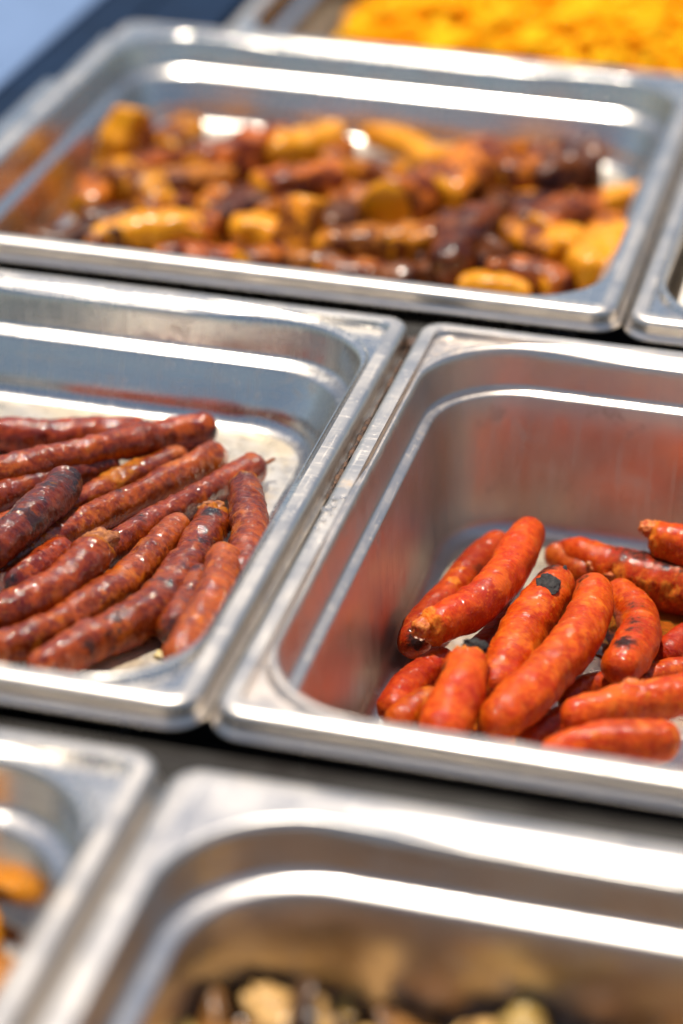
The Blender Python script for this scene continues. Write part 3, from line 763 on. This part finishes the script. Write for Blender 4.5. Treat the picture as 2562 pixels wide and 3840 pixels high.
def puddle(name, cx, cy, z, rx, ry, seed, mat, label):
    V = [(0, 0, .0009)]; F = []
    n = 48; rings = (.3, .6, .85, .96, 1.0)
    hz = (.9, .9, .8, .5, .05)
    for k, r in enumerate(rings):
        for j in range(n):
            a = 2 * math.pi * j / n
            e = r * (1 + .22 * noise.noise(Vector((math.cos(a) * 1.4 + seed, math.sin(a) * 1.4, 0))))
            V.append((rx * e * math.cos(a) * MM, ry * e * math.sin(a) * MM, hz[k] * MM))
    for j in range(n): F.append((0, 1 + j, 1 + (j + 1) % n))
    for k in range(len(rings) - 1):
        for j in range(n):
            F.append((1 + k * n + j, 1 + (k + 1) * n + j, 1 + (k + 1) * n + (j + 1) % n, 1 + k * n + (j + 1) % n))
    V += [(x, y, 0) for x, y, _ in V[1 + (len(rings) - 1) * n:1 + len(rings) * n]]
    b0 = 1 + len(rings) * n; t0 = 1 + (len(rings) - 1) * n
    for j in range(n): F.append((t0 + j, b0 + j, b0 + (j + 1) % n, t0 + (j + 1) % n))
    F.append(tuple(b0 + j for j in range(n - 1, -1, -1)))
    o = link(name, mesh(name, V, F), mat); o.location = (cx * MM, cy * MM, z * MM)
    return tag(o, label, 'oil', kind='stuff')
puddle('oil_puddle', 128, -95, -83.85, 42, 34, 2, OIL, 'amber oil pooled on the floor of the deep pan by the split sausage')
puddle('oil_puddle', 80, -200, -83.85, 40, 40, 5, OIL, 'amber oil pooled under the front of the orange sausage pile')

# ---------------------------------------------------------------- fried plantain chunks
KIND = {
 'y': ((.76, .33, .004), 1.9, 'golden'),
 'e': ((.50, .14, .006), 1.25, 'yellow ended'),
 'o': ((.70, .23, .004), 1.05, 'amber'),
 'b': ((.50, .125, .004), .6, 'brown'),
 'p': ((.50, .15, .018), .5, 'glossy reddish'),
 'd': ((.17, .045, .005), .35, 'charred'),
}
def plantain(c, L, r, az, tilt, kind, seed):
    rnd = random.Random(seed)
    d = Vector((math.cos(az) * math.cos(tilt), math.sin(az) * math.cos(tilt), math.sin(tilt)))
    side = d.cross(Vector((0, 0, 1))).normalized() if abs(d.z) < .95 else Vector((1, 0, 0))
    up = side.cross(d)
    bend = rnd.uniform(-.16, .16) * L
    flat = rnd.uniform(.68, .95); tp = rnd.uniform(-.28, .28)
    seg, nr = 22, 14
    off = Vector((seed * 3.7, seed * 1.3, seed * .7))
    V, F, A = [], [], []
    ts = [0, .0, .03, .07] + [.07 + .86 * (i + 1) / nr for i in range(nr)] + [.97, 1.0, 1.0]
    ks = [.05, .80, .93, 1.0] + [1.0] * nr + [.93, .80, .05]
    sl = rnd.uniform(-.45, .45), rnd.uniform(-.45, .45)
    for t, k in zip(ts, ks):
        cc = d * ((t - .5) * L) + side * bend * (1 - (2 * t - 1) ** 2)
        for j in range(seg):
            a = 2 * math.pi * j / seg
            kk = k * (1 + tp * (2 * t - 1)) * (1 - .22 * (2 * t - 1) ** 4)
            sq = 1 / max(abs(math.cos(a)), abs(math.sin(a))) ** .35
            x, y = math.cos(a) * r * kk * sq * .95, math.sin(a) * r * flat * kk * sq
            sh = (sl[0] if t < .5 else sl[1]) * x * abs(2 * t - 1)
            p = cc + side * x + up * y + d * sh
            n = 1 + .28 * noise.noise(p * .075 + off) + .20 * noise.noise(p * .2 + off) + .10 * noise.noise(p * .5 + off)
            p = cc + (p - cc) * n
            V.append(tuple(p * MM))
            endk = 1.0 if (t <= .03 or t >= .97) else .12
            if kind == 'y': endk = max(endk, .35 + .35 * math.sin(a))
            A.append(endk)
    m_ = len(ts)
    for i in range(m_ - 1):
        for j in range(seg):
            F.append((i * seg + j, i * seg + (j + 1) % seg, (i + 1) * seg + (j + 1) % seg, (i + 1) * seg + j))
    F.append(tuple(range(seg - 1, -1, -1))); F.append(tuple((m_ - 1) * seg + j for j in range(seg)))
    me = mesh('fried_plantain', V, F)
    at = me.attributes.new('cut', 'FLOAT', 'POINT'); at.data.foreach_set('value', A)
    o = link('fried_plantain', me, PLANT)
    o.location = Vector(c) * MM
    col, amt, lab = KIND[kind]
    v = rnd.uniform(.8, 1.2)
    o.color = (col[0] * v, col[1] * v * rnd.uniform(.85, 1.15), col[2] * v, amt)
    o['label'] = lab; o['category'] = 'plantain'; o['group'] = 'fried plantain chunks in the wide pan'
    return o
rp = random.Random(4)
PL = []
for i, (x, y, z, L, r, az, tilt, k) in enumerate(PLANTAINS):
    z1 = z + r * .28
    if tilt: z1 = -46 + L * .5 * math.sin(tilt) + r * .5
    x, y, z = x + .43 * (z1 - z), y - 1.77 * (z1 - z), z1
    x = max(x, -224 + .32 * L)
    o = plantain((x, y, z), L * 1.28, r * 1.27, az, tilt, k, i + 1)
    PL.append((o, x, y, r * 1.3, L * 1.12, k, tilt))
for i in range(26):   # pieces of the lower layer glimpsed between the larger ones
    x, y = rp.uniform(-205, 42), rp.uniform(105, 270)
    k = rp.choice('obbbddo'); r = rp.uniform(7, 10); L = rp.uniform(20, 32)
    o = plantain((x, y, -46 + r * .9), L, r, rp.uniform(0, 3.1), 0, k, 200 + i)
    PL.append((o, x, y, r, L, k, -1))
# a label for every chunk: its look, its size and what it lies beside
LOOK = {'y': 'golden yellow plantain chunk', 'e': 'brown plantain chunk with yellow end', 'o': 'amber plantain chunk', 'b': 'brown caramelised plantain chunk', 'p': 'glossy reddish brown plantain chunk', 'd': 'dark charred plantain chunk'}
def where(x, y, me):
    best = min(((x + 246, 'the counter deck'), (68 - x, 'the sauce pan'), (340 - y, 'the stew pan'), (y - 40, 'the divider bar')))
    out = 'towards ' + best[1] if best[0] < 62 else ''
    near = sorted(((q[1] - x) ** 2 + (q[2] - y) ** 2, q[5]) for q in PL if q[0] is not me)
    a, b = near[0][1], near[1][1]
    nm = {'y': 'golden', 'e': 'yellow ended', 'o': 'amber', 'b': 'brown', 'p': 'glossy', 'd': 'charred'}
    btw = ('between a %s and a %s one' % (nm[a], nm[b])) if a != b else ('beside two %s ones' % nm[a])
    return out, btw.replace('a amber', 'an amber')
for o, x, y, r, L, k, tilt in PL:
    wall, btw = where(x, y, o)
    size = 'large ' if r > 12.5 else ('small ' if r < 8.5 else '')
    form = 'standing ' if tilt > 0 else ('half buried ' if tilt < 0 else ('long ' if L / r > 4.2 else ('stubby ' if L / r < 2.9 else '')))
    words = (size + form + LOOK[k] + ' ' + wall + ' ' + btw).split()
    o['label'] = ' '.join(words if len(words) <= 16 else (size + form + LOOK[k] + ' ' + btw).split()[:16])

# ---------------------------------------------------------------- stew, sauce, front pans
def chunks_mesh(name, items, mat):
    """many small irregular pieces joined into one mass"""
    V, F = [], []
    bm = bmesh.new(); bmesh.ops.create_icosphere(bm, subdivisions=2, radius=1.0)
    sv = [v.co.copy() for v in bm.verts]; sf = [tuple(v.index for v in f.verts) for f in bm.faces]; bm.free()
    for i, (c, rad, rz, rx) in enumerate(items):
        R = Matrix.Rotation(rz, 3, 'Z') @ Matrix.Rotation(rx, 3, 'X')
        b = len(V); off = Vector((i * 2.3, i * 1.1, i * .7))
        for v in sv:
            w = Vector((max(-.72, min(.72, v.x)), max(-.72, min(.72, v.y)), max(-.72, min(.72, v.z)))) * 1.3
            w *= 1 + .22 * noise.noise(v * 1.4 + off)
            V.append(tuple((Vector(c) + R @ Vector((w.x * rad[0], w.y * rad[1], w.z * rad[2]))) * MM))
        F += [tuple(a + b for a in f) for f in sf]
    return V, F
rs_ = random.Random(11)
def surface(name, x0, x1, y0, y1, zf, n, mat):
    V, F = [], []
    for j in range(n + 1):
        for i in range(n + 1):
            x = x0 + (x1 - x0) * i / n; y = y0 + (y1 - y0) * j / n
            V.append((x * MM, y * MM, zf(x, y) * MM))
    for j in range(n):
        for i in range(n):
            a = j * (n + 1) + i
            F.append((a, a + 1, a + n + 2, a + n + 1))
    return V, F
def stew_z(x, y):
    e = min(x + 192, 318 - x, y - 372, 672 - y)
    return -34 + 12 * smst(0, 60, e) + 20 * smst(-150, -90, x) * smst(0, 22, min(y - 366, 318 - x)) + 4 * noise.noise(Vector((x, y, 0)) * .03)
items = []
for _ in range(1500):
    x, y = rs_.uniform(-146, 310), rs_.uniform(378, 560)
    z = stew_z(x, y)
    s = rs_.uniform(3, 7)
    items.append(((x, y, z + s * rs_.uniform(-.1, .8)), (s * rs_.uniform(.8, 1.5), s, s * rs_.uniform(.6, 1)), rs_.uniform(0, 6), rs_.uniform(-.6, .6)))
V, F = chunks_mesh('stew', items, STEW)
V2, F2 = surface('stew', -152, 316, 374, 670, lambda x, y: stew_z(x, y), 60, STEW)
b = len(V); V += V2; F += [tuple(a + b for a in f) for f in F2]
tag(link('orange_vegetable_stew', mesh('stew', V, F), STEW), 'bright yellow orange vegetable stew heaped in the pan behind the plantains', 'stew', kind='stuff')
V, F = surface('sauce', 104, 246, 42, 330, lambda x, y: -7 + 1.5 * noise.noise(Vector((x, y, 3)) * .03), 40, CREAM)
tag(link('cream_sauce', mesh('cream_sauce', V, F), CREAM), 'smooth cream coloured sauce filling the pan beside the plantains', 'sauce', kind='stuff')

def slab(name, c, rad, rot, col, amt, label, cat, group, seed, amp=.45):
    o = blob(name, c, rad, FRY, None, seed, amp, .9, rot, 3)
    o.color = (*col, amt)
    return tag(o, label, cat, group)
rq = random.Random(21)
for i, (x, y, z, a, b_, c_) in enumerate(((-58, -404, -48, 24, 10, 8), (-40, -424, -45, 13, 9, 7), (-74, -442, -50, 22, 12, 9), (-36, -458, -48, 17, 13, 9), (-62, -466, -46, 22, 14, 10), (-98, -462, -50, 22, 13, 9))):
    slab('orange_piece', (x, y, z), (a, b_, c_), (rq.uniform(-.3, .3), rq.uniform(-.3, .3), rq.uniform(0, 3)), (.85, .32, .003), 1, 'soft orange vegetable piece in the pan beside the gravy pan', 'vegetable', 'orange vegetable pieces beside the gravy pan', 80 + i)
fc = [((.40, .25, .06), 'pale gold fried piece in the gravy pan'), ((.28, .12, .025), 'light brown fried piece in the gravy pan'), ((.08, .035, .012), 'dark brown fried piece in the gravy pan'), ((.62, .36, .12), 'creamy tan fried piece in the gravy pan')]
for i in range(80):
    x, y = rq.uniform(18, 220), rq.uniform(-448, -388)
    e = smst(-385, -430, y)
    k = rq.choice((0, 0, 1, 1, 1, 2, 3, 3))
    s = rq.uniform(5, 11)
    slab('fried_piece', (x, y, -64 + 10 * e + rq.uniform(-5, 6)), (s * 1.7, s * 1.1, s * .34), (rq.uniform(-.8, .8), rq.uniform(-.8, .8), rq.uniform(0, 6)), fc[k][0], 1, fc[k][1], 'fried food', ['pale gold fried pieces', 'light brown fried pieces', 'dark brown fried pieces', 'creamy tan fried pieces'][k], 120 + i)
V, F = surface('oil', 18, 247, -665, -388, lambda x, y: -75 + 2 * noise.noise(Vector((x, y, 9)) * .04), 40, FRY)
o = link('brown_gravy', mesh('brown_gravy', V, F), FRY); o.color = (.10, .05, .018, 1)
tag(o, 'dark brown gravy under the fried pieces in the worn deep pan', 'gravy', kind='stuff')
